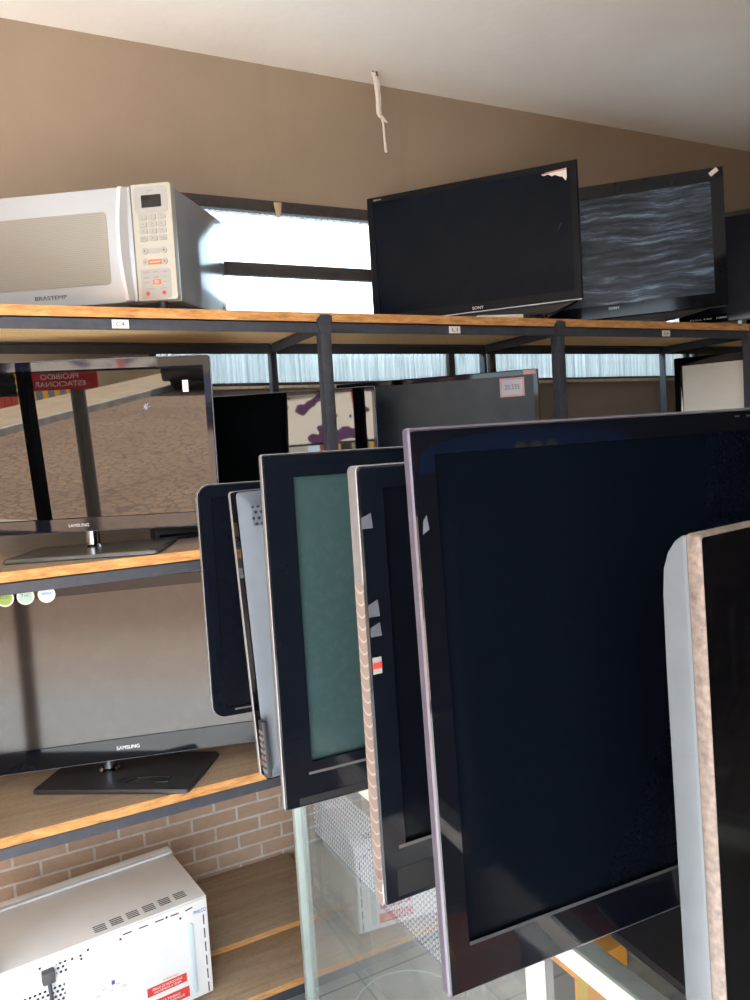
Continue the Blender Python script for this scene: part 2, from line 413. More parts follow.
# signpost in front of the shop
sp = thing('sign_post', 'grey round post carrying a red sign on the shop pavement', 'sign', (-3.64, -2.6, gz(-2.6)))
MB().lathe([(.11,0),(.11,.03),(.075,.05),(.075,1.9)], seg=20).build('pole', plain('galvanised', (84,78,70), .6, 0), sp, smooth=True)
pm = Matrix.Rotation(rad(-20), 4, 'Z')
RED = plain('sign_red', (190,44,40), .5, 0, None, .05)
pl_ = [(p[0], p[2]) for p in rrect(.78, .20, .03, 5, -.14, 1.70)]
MB().prism(pl_, .080, .095, 'y').build('sign_plate', RED, sp, mat=pm)
text_part('sign_lettering', 'PROIBIDO\nESTACIONAR', .13, pm @ Matrix.Translation((-.14,.096,1.70)) @ Matrix.Rotation(math.pi, 4, 'Z'), WHITE, sp, width=.52)
# parked car up the street
car = thing('parked_car', 'dark hatchback car parked by the kerb up the street', 'car', (-9.2, -16.2, gz(-16.2)+.0), rad(0))
CARP = plain('car_paint', (34,34,40), .2, 0, 1.5, .05, 3)
car.rotation_euler = (rad(-2.5), 0, 0)
MB().prism([(-1.9,.3),(1.95,.3),(2.0,.62),(1.9,.8),(.95,.9),(.35,1.38),(-1.2,1.42),(-1.85,.95),(-1.95,.6)], -.82, .82, 'x').build('body', CARP, car, bevel=.06)
for sx in (-.825, .825):
    MB().prism([(.8,.92),(.3,1.3),(-.35,1.34),(-.35,.92)], sx-.006, sx+.006, 'x').build('window', BLACKG, car)
    MB().prism([(-.42,.92),(-.42,1.34),(-1.15,1.34),(-1.6,.98)], sx-.006, sx+.006, 'x').build('window', BLACKG, car)
for sx in (-.74, .74):
    for yy in (-1.2, 1.25):
        w = MB(); w.lathe([(.05,-.09),(.22,-.09),(.31,-.07),(.31,.07),(.22,.09),(.05,.09)], (0,0,0), 24)
        w.build('wheel', plain('tyre', (22,22,22), .8), car, mat=Matrix.Translation((sx, yy, .31)) @ Matrix.Rotation(rad(90), 4, 'Y'), smooth=True)
# shop-front: shutter added to darken a reflection; banner and blue arched sign (seen in the screens)
rs = thing('added_shutter', 'unseen dark shutter added at the street opening to darken a screen reflection', 'shutter', (-3.70, -1.14, 2.62))
mb = MB(); n = 12
for k in range(n): mb.add([(-.58, .0, -.94+k*.078),(.58,.0,-.94+k*.078),(.58,-.014,-.90+k*.078),(-.58,-.014,-.90+k*.078),(.58,0,-.862+k*.078),(-.58,0,-.862+k*.078)], [(0,1,2,3),(3,2,4,5)])
mb.build('slat_curtain', plain('shutter_grey', (56,52,54), .6), rs)
MB().box(-.6, .6, -.02, .02, -.98, -.94).build('bottom_bar', DARKGREY, rs)
def banner_mat():
    m, nt, p = new('printed_banner'); o = nt.obj(); x, y, z = nt.xyz(o)
    f = nt.noise(nt.mapping(o, (2.2, 1, 4.2), (3.7,0,1.3)), 1.3, 1.5, .45)
    c = nt.ramp(f, [(.0, lin((96,66,92))), (.45, lin((96,66,92))), (.452, lin((226,214,196))), (1, lin((226,214,196)))], 'CONSTANT')
    g = nt.math('ABSOLUTE', nt.math('SUBTRACT', x, nt.math('ADD', nt.math('MULTIPLY', nt.math('SINE', nt.math('MULTIPLY', z, 5.0)), .08), .42)))
    c = nt.mix(nt.math('LESS_THAN', g, .025), c, lin((216,60,60)))
    t = nt.t; t.nodes.remove(p); out = [n for n in t.nodes if n.type == 'OUTPUT_MATERIAL'][0]
    a = nt.n('ShaderNodeBsdfDiffuse'); b = nt.n('ShaderNodeBsdfTranslucent'); k = nt.n('ShaderNodeMixShader'); k.inputs[0].default_value = .5
    nt.l(c, a.inputs[0]); nt.l(c, b.inputs[0]); nt.l(a.outputs[0], k.inputs[1]); nt.l(b.outputs[0], k.inputs[2]); nt.l(k.outputs[0], out.inputs[0])
    return m
bn = thing('hanging_banner', 'cream banner with purple patches and a red stroke hung in the street opening', 'banner', (-2.36, -1.02, 2.66))
MB().add([(-.72,0,-.80),(.72,0,-.80),(.72,0,-.01),(-.72,0,-.01)], [(0,1,2,3)]).build('cloth', banner_mat(), bn)
MB().tube([(-.76,0,0),(.76,0,0)], .015, 10).build('hanging_rod', DARKGREY, bn)
MB().tube([(-.74,0,-.81),(.74,0,-.81)], .012, 10).build('weight_rod', DARKGREY, bn)
bs = thing('arched_sign', 'blue arched shop sign with pale emblem on the dark front wall', 'sign', (1.72, -1.185, 1.70))
arc = [(-.48,0),(.48,0),(.48,.06)]+[(.48*math.cos(t*math.pi/12), .06+.085*math.sin(t*math.pi/12)) for t in range(1,12)]+[(-.48,.06)]
MB().prism(arc, -.01, .015, 'y').build('sign_board', plain('sign_blue', (60,124,220), .4), bs)
for k in range(3):
    MB().lathe([(.001,0),(.026,.0),(.026,.004),(.001,.004)], (-.06+k*.07,.0195,.07), 16, axis='y').build('emblem', WHITE, bs)
MB().box(-.42,-.3,.015,.019,.015,.07).build('pale_panel', PALEGREY, bs)
ps = tag(MB().prism([(-.06,-.06),(.06,-.06),(.02,.06),(-.06,.1)], -.003, .003, 'y').build('red_pennant', RED), 'small red pennant pinned beside the blue arched sign', 'pennant')
ps.location = (1.18, -1.1975, 1.80)

# ------------------------------------------------------------------ shelving rack
S_F, S_R = 2.185, 2.66
PX = [-1.05, -.085, .986, 1.9085, 2.944, 3.95]
ZI = [2.1457, 1.4685, .7855, .118]           # tops of the iron rails
BT = .027
rack = thing('shelving_rack', 'dark iron shelving rack with raw wooden boards along the back wall', 'shelf', (1.4, 2.42, 0))
RO = Vector((1.4, 2.42, 0)); RM = Matrix.Translation(-RO)
def angle_post(x, y, sy):
    w, t = .034, .004
    mb = MB(); mb.box(x-w/2, x+w/2, y-t/2, y+t/2, 0, ZI[0]+.022); mb.box(x-w/2, x-w/2+t, min(y, y+sy*w), max(y, y+sy*w), 0, ZI[0]+.02)
    return mb
for x in PX:
    angle_post(x, S_F-.003, 1).build('post', IRON, rack, mat=RM, bevel=.001)
    angle_post(x, S_R+.003, -1).build('post', IRON, rack, mat=RM, bevel=.001)
for li, z in enumerate(ZI):
    h, t = .033, .004
    for a, b in zip(PX[:-1], PX[1:]):
        if li == 0:
            MB().box(a+.017, b-.017, S_F, S_F+t, z-h, z).box(a+.017, b-.017, S_F, S_F+h, z-t, z).build('front_rail', IRON, rack, mat=RM)
        else:
            MB().box(a+.017, b-.017, S_F, S_F+t, z-h, z).box(a+.017, b-.017, S_F, S_F+h, z-t, z).build('front_rail', IRON, rack, mat=RM)
        MB().box(a+.017, b-.017, S_R-t, S_R, z-h, z).box(a+.017, b-.017, S_R-h, S_R, z-t, z).build('rear_rail', IRON, rack, mat=RM)
        if li == 3:
            ym = (S_F+S_R)/2+.01
            MB().box(a+.02, b-.001, S_F-.004, ym, z, z+BT-.006, 1, 0, 2).build('board', [BOARD_TOP, BOARD_EDGE, BOARD_UNDER], rack, mat=RM, bevel=.001)
            MB().box(a+.02, b-.001, ym, YW-.02, z+.005, z+BT+.012, 1, 0, 2).build('board', [BOARD_TOP, BOARD_EDGE, BOARD_UNDER], rack, mat=RM, bevel=.001)
        else:
            MB().box(a+.0012, b-.0012, S_F-.004, S_R+.02, z, z+BT, 1, 0, 2).build('board', [BOARD_TOP, BOARD_EDGE, BOARD_UNDER], rack, mat=RM)
    for x in PX:
        MB().box(x-.012, x-.008, S_F+.033, S_R-.033, z-h, z-.001).box(x-.012, x+.02, S_F+.033, S_R-.033, z-.005, z-.001).build('cross_rail', IRON, rack, mat=RM)
for x in (.383, 1.458, 2.443):
    p_ = MB().box(x-.022, x+.022, S_F-.0012, S_F-.0002, ZI[0]-.029, ZI[0]-.006).build('price_label', WHITE, rack, mat=RM)
    p_['label'] = 'small white price label with handwriting'
    text_part('handwriting', random.choice(['L1', 'C4', '23']), .012, RM @ Matrix.Translation((x, S_F-.0014, ZI[0]-.0175)), DARKINK, p_, width=.022)
# corner plate with bolt at the first post
for x in (.986, 1.9085):
    MB().prism([(x-.03,ZI[0]+.005),(x-.02,ZI[0]-.03),(x+.012,ZI[0]-.04),(x+.022,ZI[0]-.03),(x+.022,ZI[0]+.018),(x-.017,ZI[0]+.018)], S_F-.0075, S_F-.0052, 'y').build('corner_plate', IRON, rack, mat=RM)
ZB = [z+BT for z in ZI]

# ------------------------------------------------------------------ televisions
def tv(name, label, pos, yaw, lean, roll, w, h, bez, rest, scr, bezm, trim=None, corner=.006, front=.03, back=.07, backm=None,
       stand=None, logo=None, extra=None, cat='television', scr_lean=0, inset=.004, backstyle='hump'):
    """pos: middle of the lower front edge; bez: (left, right, top, bottom); rest: height of what it stands on"""
    P = Vector(pos)
    bx, by = (stand.get('c') if stand and stand.get('c') else (P.x, P.y+.03))
    root = thing(name, label, cat, (bx, by, rest), rad(yaw))
    W2L = (Matrix.Translation((bx, by, rest)) @ Matrix.Rotation(rad(yaw), 4, 'Z')).inverted()
    M = W2L @ Matrix.Translation(P) @ rot(yaw, lean, roll)
    backm = backm or BLACKM
    l, r, t, b = bez
    iw, ih = w-l-r, h-t-b; icx = (l-r)/2; icz = b+ih/2; cz = h/2
    e = .0025; n = 6
    L = [rrect(w, h, corner, n, 0, cz, front), rrect(w, h, corner, n, 0, cz, e), rrect(w-2*e, h-2*e, max(corner-e, .001), n, 0, cz, 0),
         rrect(iw+.001, ih+.001, .0012, n, icx, icz, 0), rrect(iw, ih, .001, n, icx, icz, inset+.004)]
    bz = MB().loops(L).build('bezel', bezm, root, mat=M, smooth=True)
    S = M @ Matrix.Translation((icx, inset, icz)) @ Matrix.Rotation(rad(-scr_lean), 4, 'X')
    sc = MB().box(-iw/2-.0005, iw/2+.0005, 0, .004, -ih/2-.0005, ih/2+.0005).build('screen', scr, root, mat=S)
    if trim:
        tm, t0, t1 = trim
        k = .0012
        MB().loops([rrect(w+.0001, h+.0001, corner, n, 0, cz, t1), rrect(w+2*k, h+2*k, corner+k, n, 0, cz, t1-.001), rrect(w+2*k, h+2*k, corner+k, n, 0, cz, t0+.001), rrect(w-.002, h-.002, corner, n, 0, cz, t0-.0006)]).build('edge_trim', tm, root, mat=M, smooth=True)
    if backstyle == 'hump':
        L = [rrect(w-.002, h-.002, corner, n, 0, cz, front), rrect(w-.014, h-.014, corner, n, 0, cz, front+.008), rrect(w*.86, h*.80, .03, n, 0, cz-.02, front+.012), rrect(w*.70, h*.62, .03, n, 0, cz-.03, back)]
        bs_ = MB().loops(L, capa=True, capb=True).build('back_shell', backm, root, mat=M, smooth=True)
    if stand:
        sy = stand.get('yaw', yaw)
        A = W2L @ Matrix.Translation((bx, by, rest)) @ Matrix.Rotation(rad(sy), 4, 'Z')
        sw, sd, th = stand['w'], stand['d'], stand.get('th', .014)
        sb = MB()
        o = stand.get('shape', 'rect')
        if o == 'rect':
            loop = lambda f, z: [(p[0], p[2], z) for p in rrect(sw*f, sd*f, .012, 4)]
        else:
            loop = lambda f, z: [(sw/2*f*math.cos(k*math.pi/20), sd/2*f*math.sin(k*math.pi/20), z) for k in range(40)]
        sb.loops([loop(1-.02, 0), loop(1, .003), loop(1, th*.7), loop(.985, th)], capa=True, capb=True).build('stand_base', stand.get('mat', BLACKG), root, mat=A, smooth=True)
        nr = stand.get('nr', .022)
        top = M @ Vector((0, front+nr+.002, .05)); base = Vector((top.x, top.y, th-.001))
        nr = stand.get('nr', .022)
        mid = Vector((base.x, base.y, base.z+(top.z-base.z)*.5))
        nk = MB(); nk.tube([base, base+Vector((0,0,.008)), mid, mid+(top-mid)*.5+Vector((0,0,.01)), top], [nr*1.35, nr, nr*.95, nr*.9, nr*.9], 20)
        nk.tube([top, top+Vector((0,.0,.06))], [nr*.9, nr*.6], 12).build('stand_neck', stand.get('neckm', BLACKG), root, smooth=True)
    if logo:
        s, u, v, hh, ww = logo
        text_part('brand_lettering', s, hh, M @ Matrix.Translation((u, -.0002, v)), LOGO, root, width=ww)
    root_M = (root, M, S)
    if extra: extra(*root_M)
    return root, M, S, sc

def patch(root, M, name, pts, mat, y=-.0006, th=.0005, label=None):
    o = MB().prism(pts, y, y+th, 'y').build(name, mat, root, mat=M)
    if label: o['label'] = label
    return o
def rect(u0, u1, v0, v1): return [(u0,v0),(u1,v0),(u1,v1),(u0,v1)]

# --- lower counter row (top of the glass at CT)
CT = EYE-.735
SCR_NAVY = screen_mat('dark_navy_screen', (7,11,20), .22, 1.22, .004)
SCR_E = screen_mat('big_matt_screen', (5,9,17), .12, 1.16, .002, 300)
SCR_D = screen_mat('dull_dark_screen', (9,13,20), .2, 1.22, .001)
SCR_GREEN = screen_mat('grey_green_plasma', (48,68,70), .12, 1.3, .01)

def xA(root, M, S):
    patch(root, M, 'lower_strip', rect(-.38,.38,.013,.0165), STRIPG)
tv('flat_screen_television', 'rounded black television with a thin silver rim, last of the row on the counter', (.871,1.705,1.147), -6.4, -.24, .18, .86, .543, (.030,.030,.028,.022), CT, SCR_NAVY, BLUEBLK,
   trim=(SILVER, .004, .026), corner=.028, front=.032, stand=dict(w=.30, d=.20, th=.012, c=(.90,1.74)), extra=xA)

# B : seen from behind
def xB(root, M, S):
    # M's local front faces away; back surfaces are towards the street
    w, h, fr = .80, .543, .042
    L = [rrect(w-.004, h-.004, .008, 6, 0, h/2, fr), rrect(w-.012, h-.012, .008, 6, 0, h/2, fr+.004), rrect(w-.028, h-.028, .008, 6, 0, h/2, fr+.006),
         rrect(w-.075, h-.085, .02, 6, 0, h/2-.002, fr+.026), rrect(w*.6, h*.6, .03, 6, 0, h/2, fr+.05)]
    MB().loops(L, capa=True, capb=True).build('back_shell', PALESHELL, root, mat=M, smooth=True)
    # the far edge of the frame (silver) and details; +x local is the end that shows
    vm, nt, p, f = dots_mat('vent_perforation', (96,106,120), (24,26,32), .011, .3, 'xz')
    MB().box(.30, .380, fr+.0275, fr+.0285, h-.066, h-.03).build('vent_grille', vm, root, mat=M)
    for u, v in ((.374,.33),(.366,.055)):
        MB().box(u-.012, u+.004, fr+.006, fr+.0095, v-.008, v+.008).build('clip_recess', BLACKM, root, mat=M)
    MB().lathe([(.001,0),(.007,0),(.007,.002),(.001,.002)], (.371, fr+.009, h-.026), 14, axis='y').build('screw_hole', BLACKM, root, mat=M)
    cp = MB().box(.394, .404, fr+.0, fr+.022, .01, .115).build('side_connector_panel', DARKGREY, root, mat=M, bevel=.002)
    for k in range(7):
        MB().box(.398, .4055, fr+.003, fr+.021, .02+k*.012, .026+k*.012).build('socket', SILVER, cp, mat=M)
tv('flat_screen_television', 'television turned round, its pale blue grey back facing out, between two counter screens', (.835,1.406,1.15), 180, -3.6, 1.1, .80, .543, (.035,.035,.035,.045), CT, SCR_NAVY, BLACKG,
   trim=(SILVER, .002, .012), corner=.006, front=.042, stand=dict(w=.28, d=.15, th=.012, c=(.86,1.395)), extra=xB, backstyle='none')

def xC(root, M, S):
    patch(root, M, 'lower_strip', rect(-.43,.43,.0535,.058), STRIPG)
    patch(root, M, 'ventilated_foot', rect(-.45,.45,.004,.016), BLACKM)
tv('flat_screen_television', 'black television with an unlit grey green plasma screen on the counter', (.892,1.199,1.148), -1.78, -.37, .11, .95, .602, (.052,.052,.040,.075), CT, SCR_GREEN, BLUEBLK,
   trim=(SILVER, .003, .016), corner=.004, front=.02, stand=dict(w=.30, d=.15, th=.012, c=(.92,1.235)), extra=xC, inset=.007)

def bubble_tape():
    m, nt, p = new('wrinkled_packing_tape'); x, y, z = nt.xyz()
    k = nt.math('FRACT', nt.math('SUBTRACT', nt.math('MULTIPLY', z, 62.0), nt.math('MULTIPLY', nt.math('POWER', nt.math('ABSOLUTE', nt.math('ADD', y, .026)), 2.0), 2600.0)))
    f = nt.math('LESS_THAN', k, .16)
    nt.l(nt.mix(f, lin((132,118,112)), lin((172,166,164))), p.inputs['Base Color']); p.inputs['Roughness'].default_value = .3; return m
TAPESTRIP = bubble_tape()
def xD(root, M, S):
    MB().box(-.4768, -.4762, .002, .026, .03, .43).build('tape_strip', TAPESTRIP, root, mat=M)['label'] = 'wrinkled pinkish tape along the silver edge'
    MB().prism([(-.4768,.0),(-.4762,.0),(-.468,.04),(-.4768,.05)], .004, .02, 'y').build('tape_end', TAPESTRIP, root, mat=M)
    for (u, v, hh) in ((-.466,.512,.020),(-.464,.398,.022),(-.463,.370,.018)):
        patch(root, M, 'tape_scrap', [(u-.008,v-hh/2),(u+.008,v-hh/2),(u+.006,v+hh/2),(u-.008,v+hh/2-.006)], TAPE)
    p_ = patch(root, M, 'serial_label', rect(-.471,-.458,.312,.334), PALEGREY); patch(root, M, 'label_band', rect(-.471,-.458,.319,.327), REDINK, -.001)
    patch(root, M, 'speaker_grille', rect(-.455,.455,.008,.046), BLACKM)
    patch(root, M, 'lower_strip', rect(-.45,.45,.0725,.077), STRIPG)
tv('flat_screen_television', 'black television with a silver edge covered in tape, just behind the biggest screen', (.907,.886,1.147), .19, .11, -.06, .95, .582, (.036,.036,.030,.076), CT, SCR_D, BLUEBLK,
   trim=(SILVER, .003, .028), corner=.006, front=.03, stand=dict(w=.26, d=.16, th=.012, c=(.93,.925)), extra=xD, inset=.006)

EDGE_P = plain('purple_grey_edge', (92,88,104), .3, .2, None, .08, 50)
def xE(root, M, S):
    patch(root, M, 'lower_strip', rect(-.497,.497,.0505,.0545), DARKGREY)
    for k, u in enumerate((-.06, -.04, -.02)):
        MB().box(u-.004, u+.004, -.001, .001, .600, .602).build('touch_mark', DARKGREY, root, mat=M)
    patch(root, M, 'scuff_mark', [(-.518,.50),(-.510,.505),(-.512,.52),(-.516,.515)], TAPE)
tv('flat_screen_television', 'biggest black television, glossy wide bezel, second from the street on the counter', (.9275,.652,1.162), -3.36, .83, -.45, 1.05, .61, (.028,.028,.028,.053), CT, SCR_E, plain('piano_black', (8,10,17), .035, 0, 1.5, .05, 20),
   trim=(EDGE_P, .002, .015), corner=.003, front=.016, back=.05, stand=dict(w=.46, d=.25, th=.012, c=(.99,.70), mat=plain('dusty_black_base', (46,46,50), .35, 0, None, .1, 40), ny=.06), extra=xE, inset=.004)

# F : nearest, grey shell
BRONZE = plain('worn_bronze_edge', (114,103,97), .45, .2, None, .35, 140)
SCR_F = screen_mat('gloss_black_screen', (5,5,7), .1, 1.2, .006, 90)
def xF(root, M, S):
    w, h = .62, .5
    MB().loops([rrect(w+.0006, h+.0006, .004, 6, 0, h/2, .0115), rrect(w+.001, h+.001, .004, 6, 0, h/2, .0015), rrect(w-.003, h-.003, .004, 6, 0, h/2, -.0012), rrect(w-.006, h-.006, .003, 6, 0, h/2, -.0008)]).build('edge_trim', BRONZE, root, mat=M, smooth=True)
    prof = [(.0118, .004), (.0118, h-.001), (.018, h-.002), (.025, h-.007), (.032, h-.017), (.037, h-.032), (.039, h-.055), (.040, h-.12), (.040, .03), (.034, .008)]
    MB().prism(prof, -w/2+.0, w/2-.0, 'x').build('back_shell', GREYSHELL, root, mat=M, bevel=.003)
tv('flat_screen_television', 'small television with a rounded grey shell and worn bronze edge, nearest to the street', tuple(Vector((.5445,.46,EYE-.0905)) + rot(8.87,1.0,-.43) @ Vector((.31,0,-.5))), 8.87, 1.0, -.43, .62, .5, (.004,.004,.004,.03), CT, SCR_F, BLACKG,
   corner=.004, front=.0115, stand=dict(w=.26, d=.12, th=.01, c=(.90,.47), ny=.03), extra=xF, backstyle='none', inset=.001)

# --- middle shelf
SCR_T1 = screen_mat('glossy_brown_mirror_screen', (6,6,8), .012, 1.56, .0)
STAR = plain('cracked_glass', (110,126,150), .3, 0, None, .1, 200)
CLEAR_EDGE = plain('clear_acrylic_edge', (150,160,176), .08, .3, 1.5, .05, 20)
def xT1(root, M, S):
    patch(root, M, 'white_sticker', rect(.309,.326,.399,.443), WHITE)
    patch(root, M, 'sticker_print', rect(.319,.320,.407,.435), GREYINK, -.001)
    pts = []
    for k in range(14):
        a = k*2*math.pi/14; r_ = (.016 if k % 2 == 0 else .005)*random.uniform(.7, 1.3)
        pts.append((+.199+r_*math.cos(a)*.8, .360+r_*math.sin(a)))
    patch(root, M, 'impact_crack', pts, STAR, -.0004)['label'] = 'pale star shaped impact crack'
tv('flat_screen_television', 'glossy television mirroring the earth street, on its stand on the middle shelf', (.2836,2.439,1.5584), -22.43, -3.17, .71, .786, .504, (.021,.021,.029,.040), ZB[1], SCR_T1, plain('lavender_gloss_rim', (24,26,37), .05, 0, 1.5, .05, 20),
   trim=(CLEAR_EDGE, .002, .02), corner=.010, front=.026, stand=dict(w=.42, d=.31, th=.013, c=(.298,2.405), yaw=-23, mat=plain('dusty_gloss_base', (92,90,88), .25, 0, None, .1, 30), neckm=CHROME, nr=.022, ny=.07),
   logo=('SAMSUNG', -.024, .020, .009, .060), extra=xT1, scr_lean=-1.5)

GREENBADGE = plain('green_badge', (150,180,70), .4); TEAL = plain('pale_teal_badge', (176,206,202), .4); SKY = plain('sky_badge', (200,220,232), .4)
SCR_T2 = screen_mat('satin_grey_screen', (40,33,29), .13, 1.45, .008, 20)
def xT2(root, M, S):
    for u, mm, inkm, tx in ((-.232, GREENBADGE, DARKINK, 'ECO'), (-.176, TEAL, DARKINK, 'TnC'), (-.118, SKY, BLUEINK, 'allshare')):
        c = [(u+.0245*math.cos(a*math.pi/12), .520+.0245*math.sin(a*math.pi/12)) for a in range(24)]
        b_ = patch(root, M, 'round_badge', [(x, min(z, .5365)) for x, z in c], WHITE)
        c = [(u+.020*math.cos(a*math.pi/12), .520+.020*math.sin(a*math.pi/12)) for a in range(24)]
        patch(root, M, 'badge_print', [(x, min(z, .5365)) for x, z in c], mm, -.0011)
        text_part('badge_lettering', tx, .008, M @ Matrix.Translation((u, -.0014, .524)), inkm, root, width=.026)
def base_doodle(root, A):
    pass
tv('flat_screen_television', 'satin grey television with round badges on its bezel, on the low shelf above the microwave', (.275,2.402,.868), -17.3, 0, -.74, .94, .545, (.032,.030,.036,.064), ZB[2], SCR_T2, BLUEBLK,
   trim=(CLEAR_EDGE, .002, .02), corner=.006, front=.028, stand=dict(w=.475, d=.275, th=.014, c=(.340,2.402), yaw=-34.5, mat=plain('dusty_dark_base', (44,45,48), .45, 0, None, .15, 40), neckm=CHROME, nr=.024, ny=.05),
   logo=('SAMSUNG', .067, .036, .011, .066), extra=xT2)
# finger-drawn outline in the dust of that stand
d_ = [o for o in bpy.data.objects if o.name.startswith('stand_base') and o.parent and 'satin grey' in o.parent['label']][0]
A_ = Matrix.Rotation(rad(-34.5+17.3), 4, 'Z')
MB().tube([tuple(A_ @ Vector(p)) for p in [(.02,-.06,.0142),(.00,-.075,.0142),(.03,-.09,.0142),(.05,-.06,.0142),(.10,-.05,.0142),(.15,-.055,.0142),(.155,-.085,.0142),(.12,-.09,.0142)]], .0022, 6).build('wiped_mark', BLACKG, d_.parent)

SCR_G = screen_mat('mirror_screen', (6,7,10), .02, 1.7, .0)
tv('flat_screen_television', 'television with a thin pale rim mirroring a cream and purple banner, middle shelf', (.976,2.618,1.551-.02), -34.37, .1, .26, .70, .44, (.012,.012,.014,.03), ZB[1], SCR_G, BLACKG,
   trim=(CLEAR_EDGE, .001, .014), corner=.005, front=.026, stand=dict(w=.26, d=.16, th=.012, c=(1.0,2.58), yaw=-30), inset=.003)
# move that panel up by the trimmed amount: the rim's upper edge stays where the photo has it

SCR_H = screen_mat('teal_reflection_screen', (26,40,50), .30, 1.32, .03, 4)  # teal base and broad noise paint in a blurred reflection
PINK = plain('pink_card_border', (222,168,166), .6)
def xH(root, M, S):
    patch(root, M, 'price_card', rect(.243,.333,.374,.444), PINK)['label'] = 'white price card with a pink border'
    patch(root, M, 'card_paper', rect(.250,.326,.381,.437), plain('bluish_paper', (206,208,222), .7), -.0011)
    text_part('handwriting', '20.535', .018, M @ Matrix.Translation((.288, -.0015, .410)), GREYINK, root, width=.054)
    patch(root, M, 'pale_sticker', rect(.330,.376,.452,.4685), PINK)
    for k, (c_, u) in enumerate(((REDINK,-.10),(BLUEINK,-.02),(YELLOW,.05),(REDINK,.12),(BLUEINK,.2))):
        MB().box(u, u+.03, .004, .02, .4698, .4712).build('coloured_tape', c_, root, mat=M)
tv('flat_screen_television', 'television with a pink edged price card on a screen with a painted teal reflection, middle shelf', (1.573,2.513,1.537), -39.35, 0, 0, .768, .47, (.012,.018,.020,.03), ZB[1], SCR_H, BLACKG,
   trim=(DARKGREY, .002, .016), corner=.003, front=.028, stand=dict(w=.28, d=.17, th=.012, c=(1.6,2.50), yaw=-36), extra=xH)
PALEREFL = plain('painted_pale_reflection', (226,222,212), .35, 0, 1.5, .04, 6)  # milky screen colour paints in the bright outdoor reflection
def xI(root, M, S):
    patch(root, M, 'pale_edge_sliver', [(-.222,.0),(-.208,.0),(-.206,.2),(-.212,.28),(-.214,.16)], WHITE)  # white sliver along the bezel; the screen carries no film
tv('flat_screen_television', 'small black monitor with a pale outdoor reflection painted on its screen, end of the middle shelf', (2.991,2.322,1.694-.03), -60.2, 0, 0, .48, .41, (.036,.036,.038,.045), ZB[1], PALEREFL, BLACKG,
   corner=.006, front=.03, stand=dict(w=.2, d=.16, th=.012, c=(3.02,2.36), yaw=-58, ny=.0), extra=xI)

# --- top shelf
SCR_J = screen_mat('deep_black_screen', (11,17,30), .2, 1.15, .003, 12)
def xJ(root, M, S):
    q = patch(root, M, 'torn_label', [(.280,.464),(.290,.458),(.305,.461),(.318,.452),(.330,.455),(.345,.447),(.356,.444),(.367,.428),(.371,.44),(.3705,.4725),(.30,.468)], WHITE)
    q['label'] = 'torn white paper label'
    patch(root, M, 'label_border', [(.285,.4655),(.368,.4705),(.3685,.4675),(.285,.4625)], REDINK, -.0011)
    patch(root, M, 'scratch', [(.33,.26),(.336,.262),(.348,.285),(.342,.283)], TAPE, .003)
    text_part('model_lettering', 'BRAVIA', .006, M @ Matrix.Translation((-.362,-.0003,.484)), LOGO, root, width=.032)
    MB().prism([(-.39,.001),(-.36,-.030),(.20,-.040),(.30,-.034),(.39,.001)], .012, .055, 'y').build('speaker_bar', BLACKM, root, mat=M, bevel=.004)
    MB().box(-.40, .408, -.0012, .002, .0, .004).build('lower_strip', CLEAR_EDGE, root, mat=M)
tv('flat_screen_television', 'black television with a torn white label, first of the three on the top shelf', (1.742,2.479,2.245), -49.06, .08, .12, .817, .497, (.026,.026,.024,.037), ZB[0], SCR_J, plain('satin_navy', (10,13,20), .3, 0, 1.22, .05, 20),
   corner=.004, front=.03, back=.08, stand=dict(w=.34, d=.24, th=.014, c=(1.80,2.46), yaw=-45, ny=.03), logo=('SONY', .021, .0165, .011, .044), extra=xJ, inset=.003)

def smear_mat():
    m, nt, p = new('smeared_screen'); o = nt.obj(); x, y, z = nt.xyz(o)
    w = nt.comb(nt.math('MULTIPLY', x, 5.0), nt.math('MULTIPLY', y, 5.0), nt.math('ADD', nt.math('MULTIPLY', z, 60.0), nt.math('MULTIPLY', nt.noise(o, 3, 2), 5.0)))
    f = nt.noise(w, .8, 8, .72)
    g = nt.noise(nt.mapping(o, (2.5, 2.5, 4)), 1.2, 2)
    k = nt.math('MULTIPLY', nt.ramp(f, [(.40, (.03,)*3), (.54, (.22,)*3), (.64, (1,1,1))]), nt.ramp(g, [(.25, (.25,)*3), (.7, (1,1,1))]))
    nt.l(nt.mix(k, lin((14,22,34)), lin((150,180,215))), p.inputs['Base Color'])
    p.inputs['Roughness'].default_value = .2; p.inputs['IOR'].default_value = 1.3
    nt.l(nt.bump(f, .25, .004), p.inputs['Normal']); return m
def xK(root, M, S):
    MB().prism([(-.44,.001),(-.42,-.044),(.12,-.044),(.24,-.030),(.38,.001)], .012, .06, 'y').build('speaker_bar', BLACKM, root, mat=M, bevel=.004)
    s_ = Matrix.Translation((.413,0,.545)) @ Matrix.Rotation(rad(-35), 4, 'Y')
    patch(root, M @ s_, 'white_sticker', rect(-.018,.018,-.009,.009), WHITE)
tv('flat_screen_television', 'glossy black television with streaky wiped dirt on its screen, top shelf', (2.492,2.499,2.247), -42.26, 0, -.5, .90, .564, (.05,.05,.055,.056), ZB[0], smear_mat(), BLUEBLK,
   corner=.004, front=.03, back=.08, stand=dict(w=.34, d=.24, th=.03, c=(2.46,2.45), yaw=-40, mat=DARKGREY, ny=.05), logo=('SONY', -.002, .040, .011, .044), extra=xK)
def xL(root, M, S):
    text_part('model_lettering', 'FULL HD  1080', .006, M @ Matrix.Translation((-.30,-.0003,.02)), LOGO, root, width=.16)
